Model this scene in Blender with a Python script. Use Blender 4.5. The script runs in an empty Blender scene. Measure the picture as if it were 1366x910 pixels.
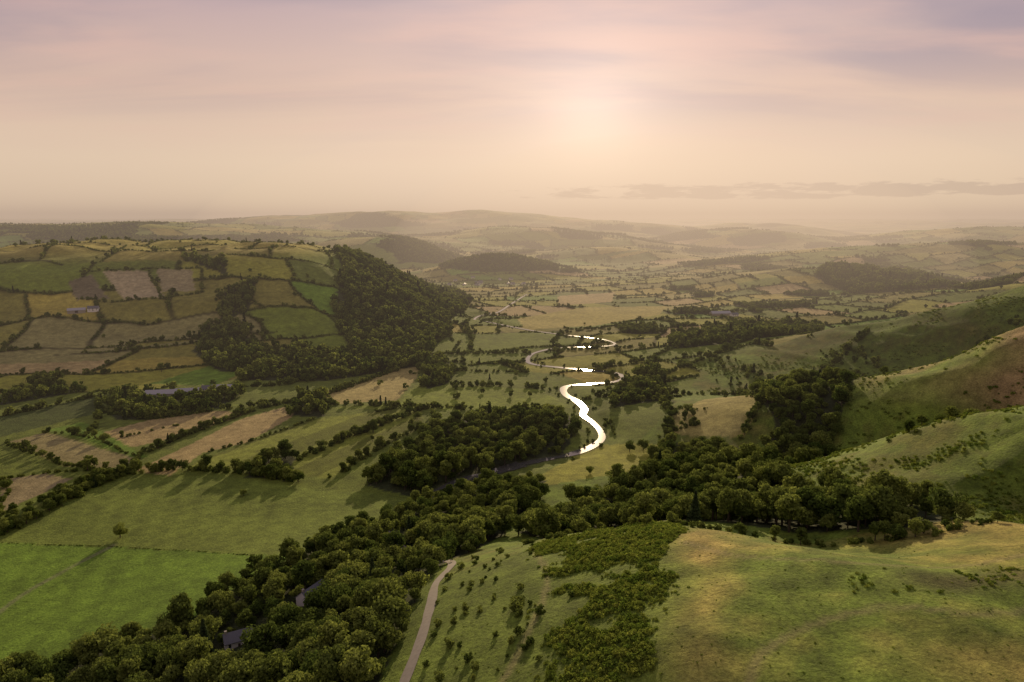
import bpy, math, numpy as np, random
from mathutils import Vector
rng=np.random.default_rng(7);random.seed(3)
SC=bpy.context.scene;LINK=SC.collection.objects.link
# ================= noise =================
def _h(ix,iy,s):
    n=(ix.astype(np.int64)*374761393+iy.astype(np.int64)*668265263+s*974711)&0xffffffff
    n=((n^(n>>13))*1274126177)&0xffffffff
    n=(n^(n>>16))&0xffff
    return n/65535.0
def vnoise(x,y,s=0):
    ix=np.floor(x);iy=np.floor(y);fx=x-ix;fy=y-iy
    fx=fx*fx*fx*(fx*(fx*6-15)+10);fy=fy*fy*fy*(fy*(fy*6-15)+10)
    a=_h(ix,iy,s);b=_h(ix+1,iy,s);c=_h(ix,iy+1,s);d=_h(ix+1,iy+1,s)
    return (a*(1-fx)+b*fx)*(1-fy)+(c*(1-fx)+d*fx)*fy
def fbm(x,y,o=4,s=0):
    r=0;a=.5;t=0
    for i in range(o):
        r=r+a*vnoise(x,y,s+i*17);t+=a;a*=.5;x=x*2.03+5.1;y=y*2.03+1.7
    return r/t-.5
def sst(v,a,b):
    t=np.clip((v-a)/(b-a),0,1);return t*t*(3-2*t)
def P(txt): return [tuple(map(float,p.split(','))) for p in txt.split()]
def inpoly(x,y,poly):
    r=np.zeros(x.shape,bool);xs=[p[0] for p in poly];ys=[p[1] for p in poly]
    bb=(x>=min(xs))&(x<=max(xs))&(y>=min(ys))&(y<=max(ys))
    X=x[bb];Y=y[bb];c=np.zeros(X.shape,bool);n=len(poly)
    for i in range(n):
        x1,y1=poly[i];x2,y2=poly[(i+1)%n]
        if y1==y2: continue
        c^=((y1>Y)!=(y2>Y))&(X<(x2-x1)*(Y-y1)/(y2-y1)+x1)
    r[bb]=c;return r
def dline(x,y,pl,lim):
    d=np.full(x.shape,1e9)
    for (x1,y1),(x2,y2) in zip(pl[:-1],pl[1:]):
        bb=(x>min(x1,x2)-lim)&(x<max(x1,x2)+lim)&(y>min(y1,y2)-lim)&(y<max(y1,y2)+lim)
        if not bb.any(): continue
        X=x[bb];Y=y[bb];L2=(x2-x1)**2+(y2-y1)**2+1e-9
        t=np.clip(((X-x1)*(x2-x1)+(Y-y1)*(y2-y1))/L2,0,1)
        d[bb]=np.minimum(d[bb],np.hypot(X-x1-t*(x2-x1),Y-y1-t*(y2-y1)))
    return d
def spline(pl,n=8):
    p=[pl[0]]+pl+[pl[-1]];out=[]
    for i in range(1,len(p)-2):
        a,b,c,d=[np.array(q) for q in p[i-1:i+3]]
        for k in range(n):
            t=k/n;out.append(tuple(.5*((2*b)+(c-a)*t+(2*a-5*b+4*c-d)*t*t+(3*b-a-3*c+d)*t**3)))
    out.append(tuple(p[-1]));return out
# ================= map data (metres, camera drone hovers over 0,0) =================
RIVER=spline(P("-60,470 -40,500 -16,517 4,533 24,545 48,558 68,576 82,600 84,626 80,652 73,678 77,700 72,730 62,758 61,785 70,803 98,811 126,822 140,842 136,870 106,884 68,902 33,921 22,946 30,995 54,1030 85,1049 135,1054 165,1075 150,1120 95,1160 30,1215 -30,1290 -52,1318 -74,1334 -66,1395 -30,1450 0,1600 40,1800"))
ROAD=spline(P("-36,120 -34,150 -33,170 -30,201 -30,231 -31,257 -27,284 -34,310 -58,350 -80,400"))
TRACK=spline(P("-246,393 -262,340 -262,300 -270,270"))
PATHS=[spline(P("45,120 62,150 95,165 120,160 150,172 190,205")),spline(P("60,225 75,200 110,190 150,196 200,225")),spline(P("-15,140 0,170 12,215 10,260 20,290"))]
HILLS=[
(130,125,230,228,0,108,2.6,3.0),(400,285,260,95,-25,128,2.4,2.4),(640,430,330,90,-25,192,2.2,2.4),
(960,700,440,150,-25,200,2.2,2.2),(1750,1500,560,330,0,150,2.2,2.2),(-690,1420,460,370,12,152,4.6,2.4),
(-1150,1180,480,300,20,98,2.5,2.4),(-2500,3700,2000,900,0,165,2.4,2.4),(-620,2950,360,330,0,118,2.6,2.4),
(-1500,2450,500,260,10,105,2.4,2.4),(420,3150,420,230,-15,62,2.2,2.2),(1500,4700,700,380,-10,118,2.2,2.2),
(-45,2400,230,150,0,66,2.1,2.2),(-800,5900,2700,900,0,216,3.0,2.2),(150,4100,800,480,-12,132,2.2,2.2),
(2150,6500,900,600,0,134,2.4,2.2),(2000,2800,1100,450,0,92,2.4,2.2),(3500,4500,1500,600,0,128,2.4,2.2),
(900,2050,420,200,-10,42,2.2,2.2)]
def terrain(x,y):
    acc=0
    for cx,cy,rx,ry,rot,h,px,py in HILLS:
        a=math.radians(rot);c,s=math.cos(a),math.sin(a);dx=x-cx;dy=y-cy
        u=np.abs(dx*c+dy*s)/rx;v=np.abs(-dx*s+dy*c)/ry
        acc=acc+(h*np.exp(-(u**px)-(v**py)))**3
    far=sst(y,6500,15500)
    acc=acc+(far*(95+120*fbm(x/3500,y/2600,3,5)))**3
    z=np.cbrt(acc);m=np.clip(z/40,0,1)
    z=z+m*(22*fbm(x/230,y/230,3,11)+0.13*z*fbm(x/600,y/600,2,3))
    z=z+m*sst(x,120,220)*(1-sst(y,1200,1600))*11*(np.abs(fbm(x/90+y/200,y/120,3,31))*-2+.4)
    z=z+m*sst(-x,120,260)*sst(y,700,900)*(1-sst(y,1700,2000))*16*(np.abs(fbm(x/130,y/170,3,37))*-2+.35)
    z=z+2.0*fbm(x/120,y/120,3,7)+np.clip((y-2200)/2000,0,1)*sst(np.abs(x-.1*y),100,700)*85*(fbm(x/900,y/520,3,21)+.05)
    z=z-13*np.exp(-((x-122)/38)**2-((y-245)/45)**2)
    z=z+m*1.2*fbm(x/22,y/22,3,41)+np.clip((x+20)/40,0,1)*(y<330)*(x<300)*6*fbm(x/48,y/38,3,43)
    d=dline(x,y,RIVER,30);w=1-sst(d,7,26)
    return z*(1-w)+w*(-.9)
def tz(x,y): return terrain(np.atleast_1d(np.asarray(x,float)),np.atleast_1d(np.asarray(y,float)))
# ---- fields
GREEN=(.135,.18,.022);BRIGHT=(.125,.21,.022);MID=(.12,.155,.024);DARK=(.065,.09,.02);OLIVE=(.18,.175,.035)
TAN=(.34,.27,.11);PALE=(.36,.305,.165);YEL=(.30,.26,.05);MEAD=(.24,.25,.036)
FIELDS=[("-319,397 -249,391 -191,382 -106,355 -110,327 -126,272 -152,246 -253,200 -366,397",BRIGHT),
("-319,397 -316,457 -291,504 -219,507 -160,486 -100,470 -60,456 -71,423 -106,355 -191,382 -249,391",(.14,.185,.03)),
("-303,520 -286,590 -273,659 -242,703 -222,671 -239,590 -266,561 -269,508",TAN),
("-393,604 -363,659 -308,690 -273,679 -311,600 -343,570",TAN),
("-456,591 -441,620 -341,561 -311,548 -323,525 -366,531",(.25,.22,.09)),
("-396,501 -370,514 -341,501 -352,441",(.25,.21,.1)),
("-445,625 -426,652 -307,551 -317,548 -394,600",BRIGHT),
("-540,640 -470,745 -427,686 -474,607",DARK),
("-437,798 -377,930 -345,857 -355,790",BRIGHT),
("-238,730 -187,817 -129,935 -120,857 -127,730 -205,712",(.34,.29,.10)),
("-268,525 -239,590 -198,659 -143,686 -100,715 -86,634 -120,570 -141,501 -181,517 -223,520",(.16,.19,.028)),
("-196,700 -127,725 -113,817 33,780 61,700 -64,690",(.17,.22,.028)),
("4,473 49,545 66,590 129,570 114,501 32,480",MEAD),
("138,590 158,640 252,730 250,640 198,560",(.30,.27,.08)),
("119,1750 277,1837 240,1630 105,1550",TAN),
("10,1350 164,1527 355,1550 307,1406 150,1255 23,1214",(.33,.29,.075)),
("-705,1178 -645,1208 -562,1100 -622,1092",PALE),("-632,1215 -572,1222 -530,1140 -580,1130",(.30,.26,.13)),
("-735,1130 -714,1160 -650,1095 -690,1075",(.15,.13,.07))]
FIELDS=[(P(a),c) for a,c in FIELDS]
WOODS=[("-390,1520 -300,1800 -150,1850 -100,1600 -110,1300 -115,1050 -130,960 -205,925 -250,1010 -300,1160 -330,1330",9),
("-473,1032 -413,1037 -364,953 -304,960 -196,960 -122,1000 -125,902 -233,817 -335,817 -340,857 -377,857 -447,937",8.5),
("-250,200 -204,267 -154,293 -141,331 -115,372 -82,423 -47,480 21,501 25,480 3,400 -17,331 -34,290 -38,250 -40,215 -41,170 -60,120",7.8),
("-109,487 -106,533 -76,590 -80,645 -25,659 13,686 60,672 58,611 44,560 4,525 -47,487 -78,466",8.2),
("4,375 38,430 98,478 120,550 135,578 172,541 181,480 159,419 168,345 185,300 195,265 160,262 110,285 60,300 25,335",8.2),
("268,1136 408,1235 560,1303 563,1214 437,1040 312,1006 239,1006",9),
("240,650 316,745 375,770 310,600 240,500 190,470 185,510 225,560",8.8),
("-127,925 -88,951 -76,817 -100,780",7.5),("112,746 190,902 195,857 166,700 141,700 107,686",8),
("860,1950 1100,2300 1350,2350 1150,1750 1000,1700 880,1750",12),
("-430,700 -444,760 -390,765 -310,760 -308,700 -363,659 -399,659",8),
("-575,745 -575,820 -495,765 -555,705",8),("-225,672 -239,746 -214,746 -190,665",8),("-208,505 -208,551 -186,556 -168,498",7.2),
("-610,1290 -520,1250 -500,1200 -560,1235",8),("-480,1130 -440,1180 -420,1080 -450,1040",8)]
WOODS=[(P(a),s) for a,s in WOODS]
Z1=P("-620,200 -620,745 -430,770 -130,940 60,860 170,700 150,600 60,470 0,300 -60,200")
Z2=P("-160,100 -160,280 -60,440 60,500 150,640 260,900 520,1000 900,1000 1600,1000 1600,-300 -160,-300")
CA,SA=math.cos(.30),math.sin(.30)
def cells(x,y):
    # irregular enclosure pattern: wobbling strips of land, each cut into closes at its own spacing
    far=y>2600;S=np.where(far,1.9,1.12)
    wx=fbm(x/330,y/330,3,61)*150;wy=fbm(x/330+9,y/330,3,71)*150
    u=((x+wx)*CA+(y+wy)*SA)/S;v=(-(x+wx)*SA+(y+wy)*CA)/S
    RW=80.
    vv=v/RW+.30*np.sin(u/140.+3*_h(np.floor(v/(3*RW)),np.zeros_like(v),9));iv=np.floor(vv);fv=vv-iv;zr=np.zeros_like(iv)
    k_=65+85*_h(iv,zr,4);sl=(_h(iv,zr,6)-.5)*.8
    uu=(u+sl*(fv-.5)*RW)/k_+_h(iv,zr,5)*7;iu=np.floor(uu);fu=uu-iu
    jl=.4*(_h(iu,iv,8)-.5);jr=.4*(_h(iu+1,iv,8)-.5)
    lo=fu-jl;hi=1+jr-fu
    iu=np.where(lo<0,iu-1,np.where(hi<0,iu+1,iu))
    du=np.minimum(np.abs(lo),np.abs(hi))*k_;dv=np.minimum(fv,1-fv)*RW
    return np.minimum(du,dv)*S,_h(iu,iv,3)
def natural(x,y): return inpoly(x,y,Z2)
def farwood(x,y,z):
    f=fbm(x/380,y/240,4,91)
    w=(y>1900)&(f>.17-.0005*np.clip(z,0,120))&(z>14)
    w|=(y>900)&(y<=1900)&(x>150)&(fbm(x/160,y/110,3,95)>.24)
    w|=((x+45)/235)**2+((y-2400)/165)**2<.8
    return w
# ================= terrain mesh =================
NR,NC=1350,900
t=np.linspace(0,1,NR);k=math.log(42000/170.+1)
yy=-200+170*(np.exp(k*t)-1);ss=np.linspace(-1,1,NC)
Y=np.repeat(yy[:,None],NC,1);X=ss[None,:]*(330+.95*(Y+200))
X=X.ravel();Y=Y.ravel();Z=terrain(X,Y)
e,cid=cells(X,Y)
pal=np.array([GREEN,BRIGHT,MID,OLIVE,GREEN,MEAD,YEL,OLIVE,MID,(.29,.27,.08),MEAD,GREEN,TAN,GREEN,YEL,MEAD])
C=pal[(cid*15.99).astype(int)].copy()
hl=(Y<2300)&(X<-100)&(Z>12)
palh=np.array([GREEN,MID,MID,OLIVE,GREEN,BRIGHT,OLIVE,DARK,MID,OLIVE,GREEN,MEAD,(.21,.20,.07),GREEN,YEL,MID])
C[hl]=palh[(cid[hl]*15.99).astype(int)]*1.12
top=sst(Z,115,145)*hl
C=C*(1-top[:,None]*.75)+np.array([(.38,.32,.07)])*top[:,None]*.75
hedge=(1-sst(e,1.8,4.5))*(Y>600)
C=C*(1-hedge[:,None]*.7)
z1=inpoly(X,Y,Z1);C[z1]=np.array(MID)*1.08
nat=natural(X,Y);n1=fbm(X/60,Y/60,4,101);n2=fbm(X/9,Y/9,4,103);n3=fbm(X/140,Y/35,3,105)
b=np.array([(.135,.195,.026)]);tn=np.array([(.27,.22,.06)])
fg=(Y<262)&(X<330)
right=sst(X-(30+(Y-134)*.36)+n1*30,-6,8)
edge_=np.exp(-((X-(36+(Y-134)*.36)+n1*30)/9)**2)
tt=np.where(fg,right*(.22+1.4*n1+1.2*n3+.9*n2)+.05+edge_*.55,.08+1.2*n1+.8*n2)
tanspur=sst(Z,40,80)*sst(Y+.25*X,470,510)*(Y+.25*X<745)*(X>190)
tt=np.where(fg,tt,np.maximum(tt,tanspur*(.75+n3*1.8+n1*1.6)))
tt=np.clip(tt,0,1)[:,None]
tcol=np.where((tanspur>.3)[:,None],np.array([(.34,.25,.11)]),tn)
natc=b*(1-tt)+tcol*tt
rough=np.where(fg,(1-right)*sst(n1+n2*.8,-.12,.1),sst(n1+n2,-.05,.15)*(1-tanspur*.5))[:,None]
natc=natc*(1-rough*.4)*(1+.8*n2[:,None])
brown=fg*np.exp(-((Y-(196-.12*X)+14*fbm(X/30,Y/30,2,9))/7)**2)*sst(X,95,125)*.7
natc=natc*(1-brown[:,None])+np.array([(.07,.052,.025)])*brown[:,None]
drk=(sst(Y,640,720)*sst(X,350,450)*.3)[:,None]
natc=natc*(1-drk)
C[nat]=natc[nat]
for poly,c in FIELDS: C[inpoly(X+2*n2,Y+2*n2,poly)]=c
m=inpoly(X,Y,FIELDS[10][0])
C[m]*=(1+.22*np.sign(np.sin((X[m]*.88-Y[m]*.47)/8.5)))[:,None]
m=inpoly(X,Y,FIELDS[0][0])|inpoly(X,Y,FIELDS[1][0])
C[m]*=(1+.07*np.sin((X[m]*.95+Y[m]*.31)/2.6)+.6*n1[m]+.4*n3[m])[:,None]
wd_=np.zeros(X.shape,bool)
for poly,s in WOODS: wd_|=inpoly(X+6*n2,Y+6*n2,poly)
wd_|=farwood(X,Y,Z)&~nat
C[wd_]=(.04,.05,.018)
C*=(1+.4*fbm(X/45,Y/45,3,107)+.35*n2)[:,None]
dr=dline(X,Y,RIVER,16);f=(1-sst(dr,5,9))[:,None]*.4;C=C*(1-f)+np.array([(.10,.11,.05)])*f
dt=dline(X,Y,TRACK,8);f=(1-sst(dt,.8,2.4))[:,None]*.5;C=C*(1-f)+np.array([(.2,.18,.11)])*f
for p_ in PATHS:
    dt=dline(X,Y,p_,6);f=(1-sst(dt,.6,1.8))[:,None]*.45;C=C*(1-f)+np.array([(.24,.2,.1)])*f
C=np.clip(C,.008,.6)
def mkmesh(name,co,faces4,mat,smooth=True,col=None):
    me=bpy.data.meshes.new(name);co=np.asarray(co,np.float32);q=np.asarray(faces4,np.int32)
    me.vertices.add(len(co));me.vertices.foreach_set("co",co.ravel())
    me.loops.add(q.size);me.loops.foreach_set("vertex_index",q.ravel())
    me.polygons.add(len(q));me.polygons.foreach_set("loop_start",np.arange(0,q.size,q.shape[1],dtype=np.int32))
    if smooth: me.polygons.foreach_set("use_smooth",np.ones(len(q),bool))
    if col is not None:
        at=me.color_attributes.new("Col",'FLOAT_COLOR','POINT')
        at.data.foreach_set("color",np.concatenate([col,np.ones((len(col),1))],1).astype(np.float32).ravel())
    me.update()
    if mat: me.materials.append(mat)
    return me
# ================= materials =================
def newmat(name):
    m=bpy.data.materials.new(name);m.use_nodes=True;nt=m.node_tree
    return m,nt,nt.nodes["Principled BSDF"]
def mixc(nt,f,a,b,bt='MIX'):
    x=nt.nodes.new("ShaderNodeMix");x.data_type='RGBA';x.blend_type=bt
    for i,v in ((0,f),(6,a),(7,b)):
        if isinstance(v,(int,float)): x.inputs[i].default_value=v
        elif isinstance(v,tuple): x.inputs[i].default_value=v+(1,)
        else: nt.links.new(v,x.inputs[i])
    return x.outputs[2]
def noise(nt,scale,det=4,vec=None,rough=.6):
    x=nt.nodes.new("ShaderNodeTexNoise");x.inputs["Scale"].default_value=scale;x.inputs["Detail"].default_value=det;x.inputs["Roughness"].default_value=rough
    if vec is not None: nt.links.new(vec,x.inputs["Vector"])
    return x.outputs[0]
def mrange(nt,v,a,b,c,d):
    x=nt.nodes.new("ShaderNodeMapRange");nt.links.new(v,x.inputs[0])
    for i,k_ in enumerate((a,b,c,d)): x.inputs[i+1].default_value=k_
    return x.outputs[0]
gm,nt,bs=newmat("grassland");bs.inputs["Roughness"].default_value=.95;bs.inputs["Specular IOR Level"].default_value=.15
pos=nt.nodes.new("ShaderNodeNewGeometry").outputs["Position"]
at=nt.nodes.new("ShaderNodeAttribute");at.attribute_name="Col"
v1=mrange(nt,noise(nt,.8,7,pos,.75),.3,.7,.5,1.5);v2=mrange(nt,noise(nt,.13,4,pos),.3,.7,.72,1.28)
mm=nt.nodes.new("ShaderNodeMath");mm.operation='MULTIPLY';nt.links.new(v1,mm.inputs[0]);nt.links.new(v2,mm.inputs[1])
sc_=nt.nodes.new("ShaderNodeVectorMath");sc_.operation='SCALE';nt.links.new(at.outputs["Color"],sc_.inputs[0]);nt.links.new(mm.outputs[0],sc_.inputs[3])
nt.links.new(sc_.outputs[0],bs.inputs["Base Color"])
bp=nt.nodes.new("ShaderNodeBump");bp.inputs["Strength"].default_value=.9;bp.inputs["Distance"].default_value=1.1
nt.links.new(noise(nt,.6,7,pos,.7),bp.inputs["Height"]);nt.links.new(bp.outputs[0],bs.inputs["Normal"])
idx=np.arange(NR*NC).reshape(NR,NC)
q=np.stack([idx[:-1,:-1],idx[:-1,1:],idx[1:,1:],idx[1:,:-1]],-1).reshape(-1,4)
ob=bpy.data.objects.new("terrain",mkmesh("terrain",np.stack([X,Y,Z],-1),q,gm,True,C));LINK(ob)
# ribbons
def ribbon(name,pl,w,dz,mat,drape,wvar=0):
    pl=np.array(pl);d=np.gradient(pl,axis=0);d/=np.linalg.norm(d,axis=1)[:,None]+1e-9;nrm=np.stack([-d[:,1],d[:,0]],-1)
    ww=w*(1+wvar*np.interp(np.arange(len(pl)),np.arange(0,len(pl)+6,6),rng.uniform(-1,1,len(np.arange(0,len(pl)+6,6)))))
    K=7;co=[]
    for j in range(K):
        o=pl+nrm*(ww*(j/(K-1)-.5))[:,None]
        z=tz(o[:,0],o[:,1])+dz if drape else np.full(len(o),dz)
        co.append(np.stack([o[:,0],o[:,1],z],-1))
    co=np.stack(co,1).reshape(-1,3);ix=np.arange(len(pl)*K).reshape(-1,K)
    q=np.stack([ix[:-1,:-1],ix[:-1,1:],ix[1:,1:],ix[1:,:-1]],-1).reshape(-1,4)
    o=bpy.data.objects.new(name,mkmesh(name,co,q,mat));LINK(o);return o
wm,nt,bs=newmat("river_water");bs.inputs["Base Color"].default_value=(.08,.08,.07,1);bs.inputs["Roughness"].default_value=.085;bs.inputs["Specular IOR Level"].default_value=.6;bs.inputs["IOR"].default_value=1.6
pos=nt.nodes.new("ShaderNodeNewGeometry").outputs["Position"]
bp=nt.nodes.new("ShaderNodeBump");bp.inputs["Strength"].default_value=.08;bp.inputs["Distance"].default_value=.1;nt.links.new(noise(nt,.35,3,pos),bp.inputs["Height"]);nt.links.new(bp.outputs[0],bs.inputs["Normal"])
cut=[i for i,p in enumerate(RIVER) if p[1]>1056 and p[0]>150][0]
ribbon("river",RIVER[:cut],7.2,-.55,wm,False,.3)
ribbon("river",RIVER[cut-1:],5.0,-.5,wm,False,.2)
ribbon("pond",spline(P("-14,518 -6,525 2,531 8,536")),13,-.46,wm,False,.2)
rm,nt,bs=newmat("gravel_road");bs.inputs["Roughness"].default_value=.9
pos=nt.nodes.new("ShaderNodeNewGeometry").outputs["Position"]
nt.links.new(mixc(nt,noise(nt,.8,6,pos),(.14,.125,.095),(.28,.25,.2)),bs.inputs["Base Color"])
road=ribbon("gravel_road",spline(ROAD,3),3.6,.22,rm,True,.12)
# leaf
def leafmat(name,c1,c2):
    m=bpy.data.materials.new(name);m.use_nodes=True;nt=m.node_tree;nt.nodes.remove(nt.nodes["Principled BSDF"])
    oi=nt.nodes.new("ShaderNodeObjectInfo");pos=nt.nodes.new("ShaderNodeNewGeometry").outputs["Position"]
    c=mixc(nt,oi.outputs["Random"],c1,c2)
    s=nt.nodes.new("ShaderNodeVectorMath");s.operation='SCALE';nt.links.new(c,s.inputs[0]);nt.links.new(mrange(nt,noise(nt,.9,2,pos),.3,.7,.5,1.6),s.inputs[3])
    d=nt.nodes.new("ShaderNodeBsdfDiffuse");tr=nt.nodes.new("ShaderNodeBsdfTranslucent")
    nt.links.new(s.outputs[0],d.inputs[0]);nt.links.new(s.outputs[0],tr.inputs[0])
    mx=nt.nodes.new("ShaderNodeMixShader");mx.inputs[0].default_value=.45;nt.links.new(d.outputs[0],mx.inputs[1]);nt.links.new(tr.outputs[0],mx.inputs[2])
    nt.links.new(mx.outputs[0],nt.nodes["Material Output"].inputs[0]);return m
LM=leafmat("broadleaf_foliage",(.07,.105,.022),(.21,.25,.055))
LC=leafmat("conifer_foliage",(.035,.055,.022),(.06,.085,.03))
LB=leafmat("bracken_foliage",(.11,.17,.025),(.22,.26,.045))
bk,nt,bs=newmat("bark");bs.inputs["Base Color"].default_value=(.07,.05,.035,1)
def quads(c,nr,size,r):
    up=r.normal(size=c.shape);t1=np.cross(nr,up);t1/=np.linalg.norm(t1,axis=1)[:,None]+1e-9;t2=np.cross(nr,t1)
    s=(size*r.uniform(.6,1.3,len(c)))[:,None]
    co=np.stack([c-t1*s,c-t2*s*.7,c+t1*s,c+t2*s*.7],1).reshape(-1,3)
    return co,np.arange(len(co)).reshape(-1,4)
def tube(p0,p1,r0,r1,n=6):
    p0=np.array(p0,float);p1=np.array(p1,float);d=p1-p0;d/=np.linalg.norm(d);a=np.cross(d,[.3,1,.2]);a/=np.linalg.norm(a);b=np.cross(d,a)
    an=np.arange(n)/n*2*np.pi;ring=np.cos(an)[:,None]*a+np.sin(an)[:,None]*b
    co=np.concatenate([p0+ring*r0,p1+ring*r1]);i=np.arange(n);j=(i+1)%n
    return co,np.stack([i,j,j+n,i+n],-1)
def tree(name,seed,nleaf,lsize,H=11,R=5.6,base=.22,mat=None,trunk=True,nl=22,flat=1.0):
    r=np.random.default_rng(seed);cs=[];fs=[];off=0;mi=[]
    cz=H*(base+1)/2;hz=H*(1-base)/2
    lob=[]
    for i in range(nl):
        d=r.normal(size=3);d/=np.linalg.norm(d);rad=r.uniform(.35,.8)
        lr=R*r.uniform(.2,.42)
        lob.append((np.array([d[0]*R*rad*r.uniform(.85,1.1),d[1]*R*rad,cz+d[2]*hz*rad*flat]),lr))
    if trunk:
        parts=[tube((0,0,-1),(0.1,0,H*base+1),.38,.3),tube((0.1,0,H*base+1),(.2,.1,H*.7),.3,.12)]
        for i in range(6):
            c,lr=lob[i];parts.append(tube((.1,0,H*(base+.1+.05*i)),c,.16,.05,5))
        for c,f in parts: cs.append(c);fs.append(f+off);off+=len(c);mi+= [1]*len(f)
    w=np.array([l[1]**2 for l in lob]);cnt=(nleaf*w/w.sum()).astype(int)
    for (c,lr),n in zip(lob,cnt):
        d=r.normal(size=(n,3));d/=np.linalg.norm(d,axis=1)[:,None]
        pc=c+d*lr*np.array([1,1,.85])*r.uniform(.65,1.12,(n,1))
        nr=d+r.normal(size=(n,3))*.45;nr/=np.linalg.norm(nr,axis=1)[:,None]
        a,f=quads(pc,nr,lsize,r);cs.append(a);fs.append(f+off);off+=len(a);mi+=[0]*len(f)
    me=mkmesh(name,np.concatenate(cs),np.concatenate(fs),mat or LM,False);me.materials.append(bk)
    me.polygons.foreach_set("material_index",np.array(mi,np.int32));return me
def conifer(name,seed,nleaf,ls,H=13,R=3.0):
    r=np.random.default_rng(seed);h=r.uniform(0,1,nleaf)**1.4;an=r.uniform(0,2*np.pi,nleaf)
    lay=.75+.25*np.sin(h*60);rr=R*(1-h)*lay*r.uniform(.5,1.05,nleaf)+.1
    pc=np.stack([np.cos(an)*rr,np.sin(an)*rr,1.2+h*(H-1.2)-rr*.25],-1)
    nr=np.stack([np.cos(an)*.5,np.sin(an)*.5,np.full(nleaf,.8)],-1)+r.normal(size=(nleaf,3))*.35;nr/=np.linalg.norm(nr,axis=1)[:,None]
    a,f=quads(pc,nr,ls,r);c,g=tube((0,0,-1),(0,0,H*.9),.3,.06)
    me=mkmesh(name,np.concatenate([a,c]),np.concatenate([f,g+len(a)]),LC,False);me.materials.append(bk)
    me.polygons.foreach_set("material_index",np.array([0]*len(f)+[1]*len(g),np.int32));return me
def coll(name,meshes):
    c=bpy.data.collections.new(name)
    for i,m in enumerate(meshes): c.objects.link(bpy.data.objects.new(m.name,m))
    return c
nearM=[tree("oak_crown_%d"%i,10+i,2100,.44,H=random.uniform(9.5,12.5),R=random.uniform(4.4,6.2),nl=26) for i in range(6)]+[tree("ash_crown",31,1800,.45,H=14,R=4.4,nl=22),conifer("spruce_crown",3,1500,.5)]
farM=[tree("far_oak_%d"%i,50+i,260,1.25,H=random.uniform(9,12),R=random.uniform(4.8,6),base=.1,trunk=False,nl=12) for i in range(4)]+[conifer("far_spruce",5,150,1.3)]
bushM=[tree("hawthorn_%d"%i,80+i,420,.33,H=3.4,R=2.3,base=-.15,trunk=False,nl=10) for i in range(3)]
fbushM=[tree("far_hawthorn_%d"%i,90+i,70,.85,H=3.6,R=2.8,base=-.15,trunk=False,nl=7) for i in range(3)]
brM=[tree("bracken_%d"%i,100+i,240,.22,H=1.15,R=1.8,base=-.4,mat=LB,trunk=False,nl=9) for i in range(3)]
CN,CF,CB,CFB,CBR=coll("broadleaf_trees",nearM),coll("far_trees",farM),coll("hedge_bushes",bushM),coll("far_hedge_bushes",fbushM),coll("bracken_clumps",brM)
def scatter(name,x,y,s,pid,col):
    x=np.asarray(x,float);y=np.asarray(y,float);z=terrain(x,y)
    me=bpy.data.meshes.new(name);me.vertices.add(len(x));me.vertices.foreach_set("co",np.stack([x,y,z-.15],-1).astype(np.float32).ravel())
    for nm,tp,v in (("scl",'FLOAT',np.asarray(s,np.float32)),("rot",'FLOAT',rng.uniform(0,6.28,len(x)).astype(np.float32)),("pid",'INT',np.asarray(pid,np.int32))):
        a=me.attributes.new(nm,tp,'POINT');a.data.foreach_set("value",v)
    o=bpy.data.objects.new(name,me);LINK(o)
    g=bpy.data.node_groups.new(name,'GeometryNodeTree')
    g.interface.new_socket("Geometry",in_out='INPUT',socket_type='NodeSocketGeometry');g.interface.new_socket("Geometry",in_out='OUTPUT',socket_type='NodeSocketGeometry')
    N=g.nodes;L=g.links;i=N.new("NodeGroupInput");ou=N.new("NodeGroupOutput")
    mp=N.new("GeometryNodeMeshToPoints");ip=N.new("GeometryNodeInstanceOnPoints");ci=N.new("GeometryNodeCollectionInfo")
    ci.inputs["Collection"].default_value=col;ci.inputs["Separate Children"].default_value=True;ci.inputs["Reset Children"].default_value=True
    L.new(i.outputs[0],mp.inputs[0]);L.new(mp.outputs[0],ip.inputs["Points"]);L.new(ci.outputs[0],ip.inputs["Instance"]);ip.inputs["Pick Instance"].default_value=True
    def na(nm,tp):
        a=N.new("GeometryNodeInputNamedAttribute");a.data_type=tp;a.inputs["Name"].default_value=nm;return a.outputs["Attribute"]
    L.new(na("pid",'INT'),ip.inputs["Instance Index"]);L.new(na("scl",'FLOAT'),ip.inputs["Scale"])
    cx=N.new("ShaderNodeCombineXYZ");L.new(na("rot",'FLOAT'),cx.inputs[2]);L.new(cx.outputs[0],ip.inputs["Rotation"])
    L.new(ip.outputs[0],ou.inputs[0]);mo=o.modifiers.new("scatter",'NODES');mo.node_group=g
    return o
# ================= vegetation layout =================
def jgrid(x0,x1,y0,y1,s,j=.9):
    gx,gy=np.meshgrid(np.arange(x0,x1,s),np.arange(y0,y1,s));gx=gx.ravel();gy=gy.ravel()
    return gx+rng.uniform(-.5,.5,len(gx))*s*j,gy+rng.uniform(-.5,.5,len(gx))*s*j
TX=[];TY=[];TS=[]
def add(x,y,s): TX.append(np.asarray(x,float));TY.append(np.asarray(y,float));TS.append(np.asarray(s,float))
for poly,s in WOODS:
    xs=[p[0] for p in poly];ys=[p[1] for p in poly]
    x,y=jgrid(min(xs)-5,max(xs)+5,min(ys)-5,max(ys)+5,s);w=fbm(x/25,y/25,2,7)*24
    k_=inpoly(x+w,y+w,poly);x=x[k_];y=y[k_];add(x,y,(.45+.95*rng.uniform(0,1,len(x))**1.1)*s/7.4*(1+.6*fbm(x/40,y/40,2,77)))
HX=[];HY=[];HS=[]
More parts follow.
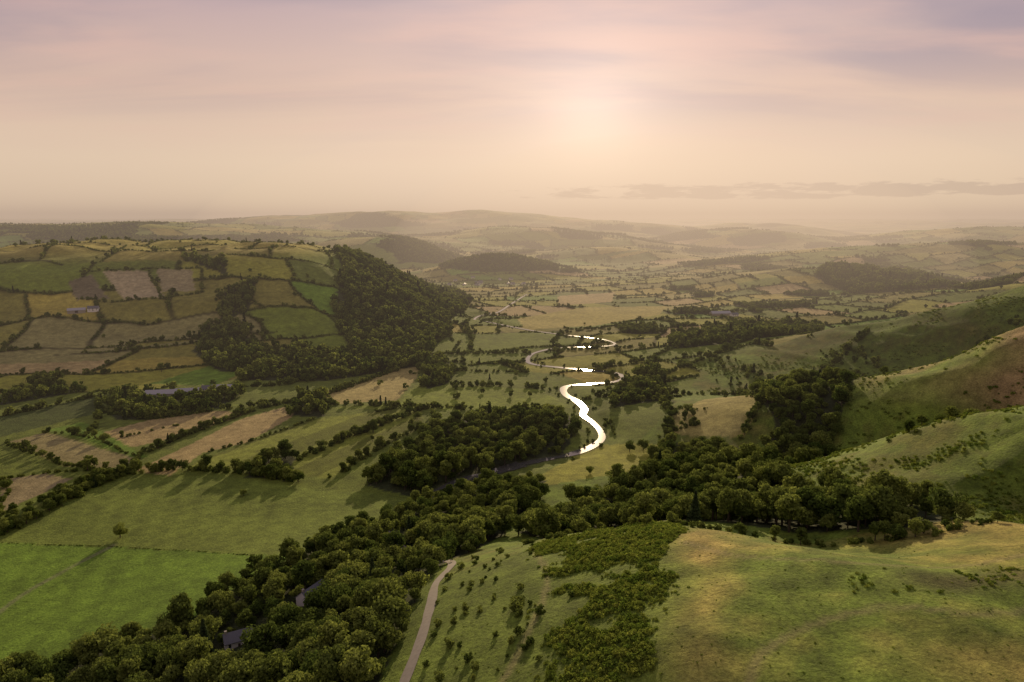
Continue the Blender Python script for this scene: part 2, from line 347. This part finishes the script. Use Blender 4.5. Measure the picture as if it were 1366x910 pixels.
def line(txt,step=3,wid=1.,smin=.7,smax=1.3,trees=.1,ts=(.5,.9),gap=0.):
    pl=np.array(P(txt));seg=np.hypot(*np.diff(pl,axis=0).T);cu=np.r_[0,np.cumsum(seg)];n=int(cu[-1]/step)
    tt=np.sort(rng.uniform(0,cu[-1],n));x=np.interp(tt,cu,pl[:,0])+rng.normal(0,wid,n);y=np.interp(tt,cu,pl[:,1])+rng.normal(0,wid,n)
    w=fbm(x/40,y/40,2,55)*9;x=x+w*(wid>.5);y=y+w*(wid>.5)
    k_=fbm(x/18,y/18,2,19)>-.5+gap;x=x[k_];y=y[k_];n=len(x)
    r=rng.uniform(size=n)<trees
    HX.append(x[~r]);HY.append(y[~r]);HS.append(rng.uniform(smin,smax,(~r).sum()));add(x[r],y[r],rng.uniform(*ts,r.sum()))
line("-328,409 -324,447 -315,494 -300,520",1.4,2.2,1,1.7,.45,(.5,.85))
line("-345,395 -338,447 -326,500 -303,530",2.5,2.5,1,1.7,.5,(.5,.8))
line("-318,555 -303,611 -270,695 -214,746 -131,930 -105,1136",1.7,1.6,1,1.7,.35,(.45,.8))
line("-300,520 -318,555",2,1,.8,1.2,.1)
line("-299,515 -268,521 -219,513 -164,495",1.5,1.2,1,1.6,.25,(.6,1.1))
line("-180,542 -153,600 -90,700",2.,2,1,1.6,.4,(.5,.9))
line("-319,397 -249,391 -191,382 -106,355",1.2,.2,.16,.26,0)
line("-75,800 -20,800 50,780",3,3,.9,1.4,.6,(.5,.8))
line("-205,715 -66,700 -2,672",3,2,.9,1.4,.4,(.5,.8))
line("200,857 295,951 367,1035",2.2,1.2,.9,1.5,.25)
line("-96,978 19,1006 228,1035",3,1,.9,1.3,.25,(.5,.8))
line("133,590 177,600",2,1.5,.9,1.4,.5,(.5,.8))
line("266,745 383,815 483,905",2.2,2,1,1.5,.35)
line("-338,780 -273,798 -216,902 -134,978",2,1.8,1,1.5,.4,(.5,.9))
line("-456,591 -366,531 -323,525 -303,520",2.,.7,.7,1.2,.1)
line("-393,604 -343,570 -311,548",2.2,.7,.5,.9,.03);line("-441,620 -393,604 -427,686 -456,741",2.2,.8,.7,1.2,.15)
line("-427,686 -363,659 -308,690 -250,720",2.,1,.8,1.3,.3,(.5,.8))
line("-352,441 -396,501 -370,514 -323,525",2.2,.6,.6,1.1,.08);line("-540,640 -470,745 -430,770",2.,1,.7,1.3,.2)
line("-143,686 -100,715",2.5,1,.8,1.2,.3);line("-141,501 -120,570 -86,634",2.5,1.5,.8,1.3,.3)
line("-266,561 -239,590 -198,659",2.6,.6,.5,1.,.05);line("49,551 82,612 96,650",5,3,.8,1.2,.3)
line("114,501 129,570 138,590 158,640 160,700",2.5,2,.9,1.5,.4,(.5,.9));line("198,560 250,640 252,730",2.5,2,.9,1.5,.35)
line("-130,860 -60,880 20,870",3,1,.8,1.2,.15);line("-100,930 -20,920 15,935",3,1,.8,1.2,.15)
line("90,760 160,800 200,857",3,1.2,.8,1.2,.2);line("110,900 180,930 240,1000",3,1.2,.8,1.2,.2)
line("60,735 160,745 266,745",2.5,1.2,.8,1.3,.2);line("-60,1010 -70,1150 -90,1250",3,1.2,.8,1.3,.25);line("60,1080 90,1180 170,1230",3,1.2,.8,1.3,.25)
line("-325,640 -360,600",3,.8,.5,.9,.05)
line("-730,1165 -645,1212 -560,1228 -515,1130",2.6,.9,.7,1.2,.12);line("-645,1210 -600,1150 -560,1095",2.6,.7,.6,1.,.05);line("-700,1075 -620,1085 -560,1095 -515,1130",2.6,.9,.7,1.3,.15)
line("5,300 40,286 75,262 110,262 150,248 190,246",2.2,1.6,.5,1.0,.12,(.4,.7))
rv=np.array(RIVER)
for k_ in range(0,len(rv),1):
    if rng.uniform()<.5:
        o=rng.choice([-1,1])*rng.uniform(8,14);HX.append(np.array([rv[k_,0]+o]));HY.append(np.array([rv[k_,1]+o*.4]));HS.append(np.array([rng.uniform(.5,1.1)]))
# generic hedges
for (y0,y1,st,th,gp) in ((700,1350,2.6,1.7,-.24),(1350,2600,3.5,2.2,-.2),(2600,5200,8,4.6,-.1)):
    x,y=jgrid(-.82*y1-30,.82*y1+30,y0,y1,st);k_=np.abs(x)<.8*y+40;x=x[k_];y=y[k_]
    ee,_=cells(x,y);k_=(ee<th)&(fbm(x/70,y/70,2,133)>gp)&~inpoly(x,y,Z1)&~natural(x,y);x=x[k_];y=y[k_]
    for poly,c in FIELDS:
        pc=inpoly(x,y,poly);x=x[~pc];y=y[~pc]
    r=rng.uniform(size=len(x))<np.where(fbm(x/60,y/60,2,171)>.05,.22,.05)
    HX.append(x[~r]);HY.append(y[~r]);HS.append(rng.uniform(.5,1.0,(~r).sum())*(1 if y0<2600 else 1.3));add(x[r],y[r],rng.uniform(.4,.9,r.sum()))
# field trees & distant woods
for (y0,y1,st,s_) in ((900,1900,9,1.),(1900,3300,12,1.1),(3300,5600,18,1.15)):
    x,y=jgrid(-.8*y1,.8*y1,y0,y1,st);k_=np.abs(x)<.8*y+40;x=x[k_];y=y[k_];k_=farwood(x,y,terrain(x,y))&~natural(x,y)
    x=x[k_];y=y[k_];add(x,y,rng.uniform(.75,1.15,len(x))*s_)
x,y=jgrid(-1500,1700,760,2600,42);k_=(np.abs(x)<.8*y)&(rng.uniform(size=len(x))<.09)&~natural(x,y);add(x[k_],y[k_],rng.uniform(.4,.9,k_.sum()))
x,y=jgrid(-120,60,560,860,24);k_=(rng.uniform(size=len(x))<.25);add(x[k_],y[k_],rng.uniform(.4,.8,k_.sum()))
# right hills scrub
x,y=jgrid(150,1100,260,1000,8);f=fbm(x/70,y/70,3,143)
k_=natural(x,y)&(f>.1)&(rng.uniform(size=len(x))<.45);zz=terrain(x,y);k_&=(zz<72+60*f)
HX.append(x[k_]);HY.append(y[k_]);HS.append(rng.uniform(.3,1.1,k_.sum()))
k2=k_&(f>.18);add(x[k2],y[k2],rng.uniform(.4,.9,k2.sum()))
# flank of the near hill
x,y=jgrid(-26,34,130,290,5);k_=(rng.uniform(size=len(x))<.30)&(x<8+50*fbm(x/20,y/20,2,3));HX.append(x[k_]);HY.append(y[k_]);HS.append(rng.uniform(.35,1.0,k_.sum())**1.5)
TX=np.concatenate(TX);TY=np.concatenate(TY);TS=np.concatenate(TS)
HX=np.concatenate(HX);HY=np.concatenate(HY);HS=np.concatenate(HS)
HOUSES=[("farmhouse",-650,1052,15,8,6,.3),("barn",-672,1045,24,10,5.5,.5),("barn",-395,748,34,14,6,.15),("barn",-372,760,26,12,5,.2),("farmhouse",-352,768,13,8,6,.2),("barn",-335,776,30,12,5,.1),
("barn",431,1400,40,18,7,.1),("farmhouse",455,1385,16,9,6,.4),("cottage",-93,292,13,8,6,1.1),("cottage",-116,262,11,7,5,.5)]
for i in range(14): HOUSES.append(("cottage",-190+rng.uniform(0,230),1960+rng.uniform(0,230),rng.uniform(11,17),8,5.5,rng.uniform(0,3)))
def clear(x,y,s):
    k_=(dline(x,y,RIVER,12)>5.5)&(dline(x,y,ROAD,12)>2.2+1.1*s)&(((x-2)/13)**2+((y-510)/19)**2>1)
    for h in HOUSES:
        q_=9 if h[0]=="cottage" and h[2]<400 else 6
        k_&=((x-h[1]-(2 if q_==9 else 0))**2+(y-h[2]+q_)**2)>(h[3]*.5+q_-1)**2
    return k_
k_=clear(TX,TY,TS);TX,TY,TS=TX[k_],TY[k_],TS[k_];k_=clear(HX,HY,HS*.3);HX,HY,HS=HX[k_],HY[k_],HS[k_]
def pid(n,main,con,pc=.05): 
    p=rng.integers(0,main,n);return np.where(rng.uniform(size=n)<pc,con,p)
nr_=TY<640
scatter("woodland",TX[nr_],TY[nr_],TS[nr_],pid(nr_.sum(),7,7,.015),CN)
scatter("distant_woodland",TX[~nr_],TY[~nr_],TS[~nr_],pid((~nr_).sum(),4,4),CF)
nr_=HY<640
scatter("hedgerow",HX[nr_],HY[nr_],HS[nr_],rng.integers(0,3,nr_.sum()),CB)
scatter("distant_hedgerow",HX[~nr_],HY[~nr_],HS[~nr_],rng.integers(0,3,(~nr_).sum()),CFB)
# bracken and tussocks: density follows noise, so stands fray at their edges
x,y=jgrid(-25,90,115,275,1.5);n1=fbm(x/16,y/16,4,201);den=sst(n1+.010*(x-20),-.16,.12)*sst(26+(y-134)*.36+22*n1-x,-3,5)*sst(x+6-40*n1,0,10)
k_=rng.uniform(size=len(x))<den*.92;bx=[x[k_]];by=[y[k_]];bsz=[(.25+.95*den[k_])*rng.uniform(.5,1.25,k_.sum())]
x,y=jgrid(150,420,260,440,2.4);n1=fbm(x/18,y/18,4,203);den=sst(n1,-.08,.2);k_=rng.uniform(size=len(x))<den;bx.append(x[k_]);by.append(y[k_]);bsz.append(rng.uniform(.35,1.2,k_.sum()))
x,y=jgrid(95,260,150,235,2.0);n1=fbm(x/9,y/9,3,207);k_=(np.abs(y-(196-.12*x)+14*fbm(x/30,y/30,2,9))<8)&(rng.uniform(size=len(x))<sst(n1,-.1,.2));bx.append(x[k_]);by.append(y[k_]);bsz.append(rng.uniform(.25,.8,k_.sum()))
x,y=jgrid(-20,240,115,265,2.6);n1=fbm(x/20,y/20,3,211);k_=rng.uniform(size=len(x))<sst(n1,-.1,.25)*.55;bx.append(x[k_]);by.append(y[k_]);bsz.append(rng.uniform(.12,.32,k_.sum()))
x,y=jgrid(230,620,440,900,4.5);n1=fbm(x/26,y/26,4,213);k_=(rng.uniform(size=len(x))<sst(n1,-.02,.2));bx.append(x[k_]);by.append(y[k_]);bsz.append(rng.uniform(.4,1.4,k_.sum()))
x=np.concatenate(bx);y=np.concatenate(by);s=np.concatenate(bsz);k_=dline(x,y,ROAD,8)>3;x,y,s=x[k_],y[k_],s[k_]
scatter("bracken",x,y,s,rng.integers(0,3,len(x)),CBR)
# single trees
def single(name,x,y,s,m):
    o=bpy.data.objects.new(name,m);LINK(o);o.location=(x,y,float(tz(x,y)[0])-.2);o.scale=(s,s,s);o.rotation_euler[2]=random.uniform(0,6)
for x,y,s in ((-248,403,.95),(-131,618,1.3),(-142,612,.8),(-447,850,1.1),(-552,756,1.2),(183,295,.85),(161,341,.75),(405,784,1.1),(101,560,1.),(113,562,1.),(-196,470,.5),(-30,560,.9),(-95,660,.8),(-60,735,.8),(20,745,.7),(95,480,.7),(60,500,.6),(-290,310,.5)):
    single("oak_tree",x,y,s,random.choice(nearM[:5]))
for x,y,s in ((2,203,1.5),(5,178,.9),(19,200,.7),(22,205,.55),(-6,160,.9),(178,262,.9),(-240,262,1.2),(-232,258,1.5)): single("hawthorn_bush",x,y,s,random.choice(bushM))
# ================= buildings =================
def simple(name,c,r=.8,var=None):
    m,nt,bs=newmat(name);bs.inputs["Roughness"].default_value=r;pos=nt.nodes.new("ShaderNodeNewGeometry").outputs["Position"]
    nt.links.new(mixc(nt,noise(nt,2.,4,pos),tuple(v*.7 for v in c),tuple(v*1.2 for v in c)),bs.inputs["Base Color"]);return m
MW=simple("white_render",(.65,.63,.58));MS=simple("stone_wall",(.3,.27,.22));MRo=simple("slate_roof",(.11,.11,.12),.6);MT=simple("metal_roof",(.3,.3,.3),.5);MG=simple("window_glass",(.03,.035,.04),.1);MD=simple("door_paint",(.07,.05,.04))
def part(par,name,co,f,mat):
    me=bpy.data.meshes.new(name);me.from_pydata(co,[],f);me.materials.append(mat);o=bpy.data.objects.new(name,me);LINK(o);o.parent=par
def boxd(x0,x1,y0,y1,z0,z1):
    c=[(x,y,z) for z in(z0,z1) for x,y in((x0,y0),(x1,y0),(x1,y1),(x0,y1))]
    return c,[(0,3,2,1),(4,5,6,7),(0,1,5,4),(1,2,6,5),(2,3,7,6),(3,0,4,7)]
def house(kind,x,y,L,W,H,rot):
    e=bpy.data.objects.new(kind,None);LINK(e);e.location=(x,y,float(tz(x,y)[0]));e.rotation_euler[2]=rot
    a,b=L/2,W/2;rh=H*.55;h=H*.62
    wall=MW if kind!="barn" else MS
    co=[(-a,-b,-2),(a,-b,-2),(a,b,-2),(-a,b,-2),(-a,-b,h),(a,-b,h),(a,b,h),(-a,b,h),(-a,0,h+rh),(a,0,h+rh)]
    part(e,"walls",co,[(0,1,5,4),(2,3,7,6),(1,2,6,9,5),(3,0,4,8,7)],wall)
    o=.4;t=.25;sl=rh/b
    co=[];f=[]
    for sgn in(-1,1):
        i=len(co);ye=sgn*(b+o);ze=h-o*sl
        co+=[(-a-o,ye,ze+.05),(a+o,ye,ze+.05),(a+o,0,h+rh+.05),(-a-o,0,h+rh+.05),(-a-o,ye,ze+t),(a+o,ye,ze+t),(a+o,0,h+rh+t),(-a-o,0,h+rh+t)]
        f+=[tuple(i+k for k in q_) for q_ in((0,3,2,1),(4,5,6,7),(0,1,5,4),(3,0,4,7),(1,2,6,5))]
    part(e,"roof",co,f,MT if kind=="barn" else MRo)
    if kind!="barn":
        co=[];f=[]
        for sgn in(-1,1):
            for k in range(3):
                for zz in((.9,1.9),(h-1.2,h-.3)):
                    if zz[0]<2 and k==1 and sgn<0: continue
                    cx=-a+L*(k+.5)/3;c,g=boxd(cx-.5,cx+.5,*( (-b-.03,-b+.05) if sgn<0 else (b-.05,b+.03)),*zz);g=[tuple(len(co)+v for v in q_) for q_ in g];co+=c;f+=g
        part(e,"windows",co,f,MG);c,g=boxd(-.5,.5,-b-.04,-b+.05,-.2,2);part(e,"door",c,g,MD)
        c,g=boxd(-a+.3,-a+1.3,-.5,.5,h+rh-.8,h+rh+1.2);part(e,"chimney",c,g,MS)
    else:
        c,g=boxd(-2,2,-b-.05,-b+.05,-.5,h-.5);part(e,"doors",c,g,MD)
for hh in HOUSES: house(*hh)
# ================= camera / light / sky =================
PI=math.radians(10.3)
cd=bpy.data.cameras.new("camera");cam=bpy.data.objects.new("camera",cd);LINK(cam)
cd.sensor_width=36;cd.lens=24;cd.clip_end=100000;cd.clip_start=1
cam.location=(0,0,200);cam.rotation_euler=(math.pi/2-PI,0,0);SC.camera=cam
AZ=math.radians(6.5);EL=math.radians(13.5)
sd=Vector((math.sin(AZ)*math.cos(EL),math.cos(AZ)*math.cos(EL),math.sin(EL)))
l=bpy.data.lights.new("sun","SUN");l.energy=5;l.angle=math.radians(.6);l.color=(1,.76,.45)
lo=bpy.data.objects.new("sun",l);LINK(lo);lo.rotation_euler=sd.to_track_quat('Z','Y').to_euler()
wd=bpy.data.worlds.new("World");SC.world=wd;wd.use_nodes=True
n=wd.node_tree;N=n.nodes;L=n.links;bg=N["Background"]
def M(op,a,b=None):
    x=N.new("ShaderNodeMath");x.operation=op
    for i,v in enumerate((a,b)):
        if v is None: continue
        if isinstance(v,(int,float)): x.inputs[i].default_value=v
        else: L.new(v,x.inputs[i])
    return x.outputs[0]
def MR(v,a,b,c=0,d=1):
    x=N.new("ShaderNodeMapRange");x.interpolation_type='SMOOTHSTEP';L.new(v,x.inputs[0])
    for i,k_ in enumerate((a,b,c,d)): x.inputs[i+1].default_value=k_
    return x.outputs[0]
MIX=lambda f,a,b,bt='MIX': mixc(n,f,a,b,bt)
tc=N.new("ShaderNodeTexCoord");sep=N.new("ShaderNodeSeparateXYZ");L.new(tc.outputs["Generated"],sep.inputs[0]);z=sep.outputs[2]
ramp=N.new("ShaderNodeValToRGB");L.new(M('MAXIMUM',z,0.0),ramp.inputs[0]);cr=ramp.color_ramp
cr.elements[0].position=0;cr.elements[0].color=(.78,.60,.44,1);cr.elements[1].position=1;cr.elements[1].color=(.30,.33,.44,1)
for p_,c_ in ((.07,(.81,.61,.45)),(.16,(.74,.51,.40)),(.26,(.56,.40,.40)),(.36,(.41,.33,.40))):
    e=cr.elements.new(p_);e.color=c_+(1,)
den=M('ADD',M('MAXIMUM',z,0.0),0.08)
cmb=N.new("ShaderNodeCombineXYZ");L.new(M('DIVIDE',sep.outputs[0],den),cmb.inputs[0]);L.new(M('DIVIDE',sep.outputs[1],den),cmb.inputs[1])
mp=N.new("ShaderNodeMapping");mp.inputs["Scale"].default_value=(.35,.75,1);mp.inputs["Rotation"].default_value=(0,0,.5);L.new(cmb.outputs[0],mp.inputs[0])
nz=N.new("ShaderNodeTexNoise");nz.inputs["Scale"].default_value=.8;nz.inputs["Detail"].default_value=7;nz.inputs["Roughness"].default_value=.5;nz.inputs["Distortion"].default_value=.5;L.new(mp.outputs[0],nz.inputs[0])
dk=M('MULTIPLY',M('MULTIPLY',MR(nz.outputs[0],.38,.60),MR(z,.07,.26)),.9)
col=MIX(dk,ramp.outputs[0],(.31,.255,.33))
nz2=N.new("ShaderNodeTexNoise");nz2.inputs["Scale"].default_value=1.7;nz2.inputs["Detail"].default_value=6;L.new(mp.outputs[0],nz2.inputs[0])
col=MIX(M('MULTIPLY',M('MULTIPLY',MR(nz2.outputs[0],.45,.68),MR(z,.05,.2)),.65),col,(.80,.50,.41))
def glow(el,pw,st):
    vd=N.new("ShaderNodeVectorMath");vd.operation='DOT_PRODUCT';L.new(tc.outputs["Generated"],vd.inputs[0]);vd.inputs[1].default_value=Vector((math.sin(AZ)*math.cos(el),math.cos(AZ)*math.cos(el),math.sin(el)))
    return M('MULTIPLY',M('POWER',M('MAXIMUM',vd.outputs["Value"],0.0),pw),st)
gl=N.new("ShaderNodeVectorMath");gl.operation='SCALE';gl.inputs[0].default_value=(1,.82,.64);L.new(M('ADD',M('ADD',glow(.12,90.0,.24),glow(.10,12.0,.13)),glow(.135,500.,.14)),gl.inputs[3])
col=MIX(1.0,col,gl.outputs[0],'ADD')
az=M('ARCTAN2',sep.outputs[0],sep.outputs[1]);c2=N.new("ShaderNodeCombineXYZ");L.new(M('MULTIPLY',az,9.0),c2.inputs[0]);L.new(M('MULTIPLY',z,55.0),c2.inputs[1])
n3=N.new("ShaderNodeTexNoise");n3.inputs["Scale"].default_value=1.9;n3.inputs["Detail"].default_value=9;n3.inputs["Roughness"].default_value=.62;L.new(c2.outputs[0],n3.inputs[0])
band=M('MULTIPLY',MR(z,.016,.028),M('SUBTRACT',1.0,MR(z,.034,.066)))
lc=MR(M('MULTIPLY',M('MULTIPLY',n3.outputs[0],band),MR(az,-.25,.3,.45,1)),.36,.47)
col=MIX(M('MULTIPLY',lc,.7),col,(.46,.34,.29))
sk=N.new("ShaderNodeTexSky");sk.sky_type='NISHITA';sk.sun_disc=False;sk.sun_elevation=EL;sk.sun_rotation=AZ
s2=N.new("ShaderNodeVectorMath");s2.operation='SCALE';L.new(sk.outputs[0],s2.inputs[0]);s2.inputs[3].default_value=.06
mx=N.new("ShaderNodeVectorMath");mx.operation='MINIMUM';L.new(s2.outputs[0],mx.inputs[0]);mx.inputs[1].default_value=(.85,.75,.65)
L.new(MIX(.9,mx.outputs[0],col),bg.inputs[0]);bg.inputs[1].default_value=1
# haze: evening mist layer over the valley, its scattered light painted in as emission
def hazemat(name,sig,c):
    m=bpy.data.materials.new(name);m.use_nodes=True;nt=m.node_tree;nt.nodes.remove(nt.nodes["Principled BSDF"])
    ab=nt.nodes.new("ShaderNodeVolumeAbsorption");ab.inputs["Density"].default_value=sig;ab.inputs["Color"].default_value=(0,0,0,1)
    em=nt.nodes.new("ShaderNodeEmission");em.inputs[0].default_value=c+(1,);em.inputs[1].default_value=sig
    ad=nt.nodes.new("ShaderNodeAddShader");nt.links.new(ab.outputs[0],ad.inputs[0]);nt.links.new(em.outputs[0],ad.inputs[1]);nt.links.new(ad.outputs[0],nt.nodes["Material Output"].inputs["Volume"]);return m
c,f=boxd(-45000,45000,500,42500,-60,380);me=bpy.data.meshes.new("glow_haze");me.from_pydata(c,[],f);me.materials.append(hazemat("glow_haze",1/10000,(.53,.395,.295)));LINK(bpy.data.objects.new("glow_haze",me))
mm_=hazemat("sun_glow_mist",1/14000,(1.0,.72,.48))  # warmer, brighter emission paints the low sun's glow into the mist
for sx,sy,sz in ((1400,3600,650),(2700,4700,850)):
    bpy.ops.mesh.primitive_uv_sphere_add(segments=96,ring_count=48,location=(800,1300+sy,0));o=bpy.context.object;o.name="sun_glow_mist";o.scale=(sx,sy,sz)
    o.rotation_euler[2]=-.10;o.data.materials.append(mm_)
SC.view_settings.view_transform='Standard'
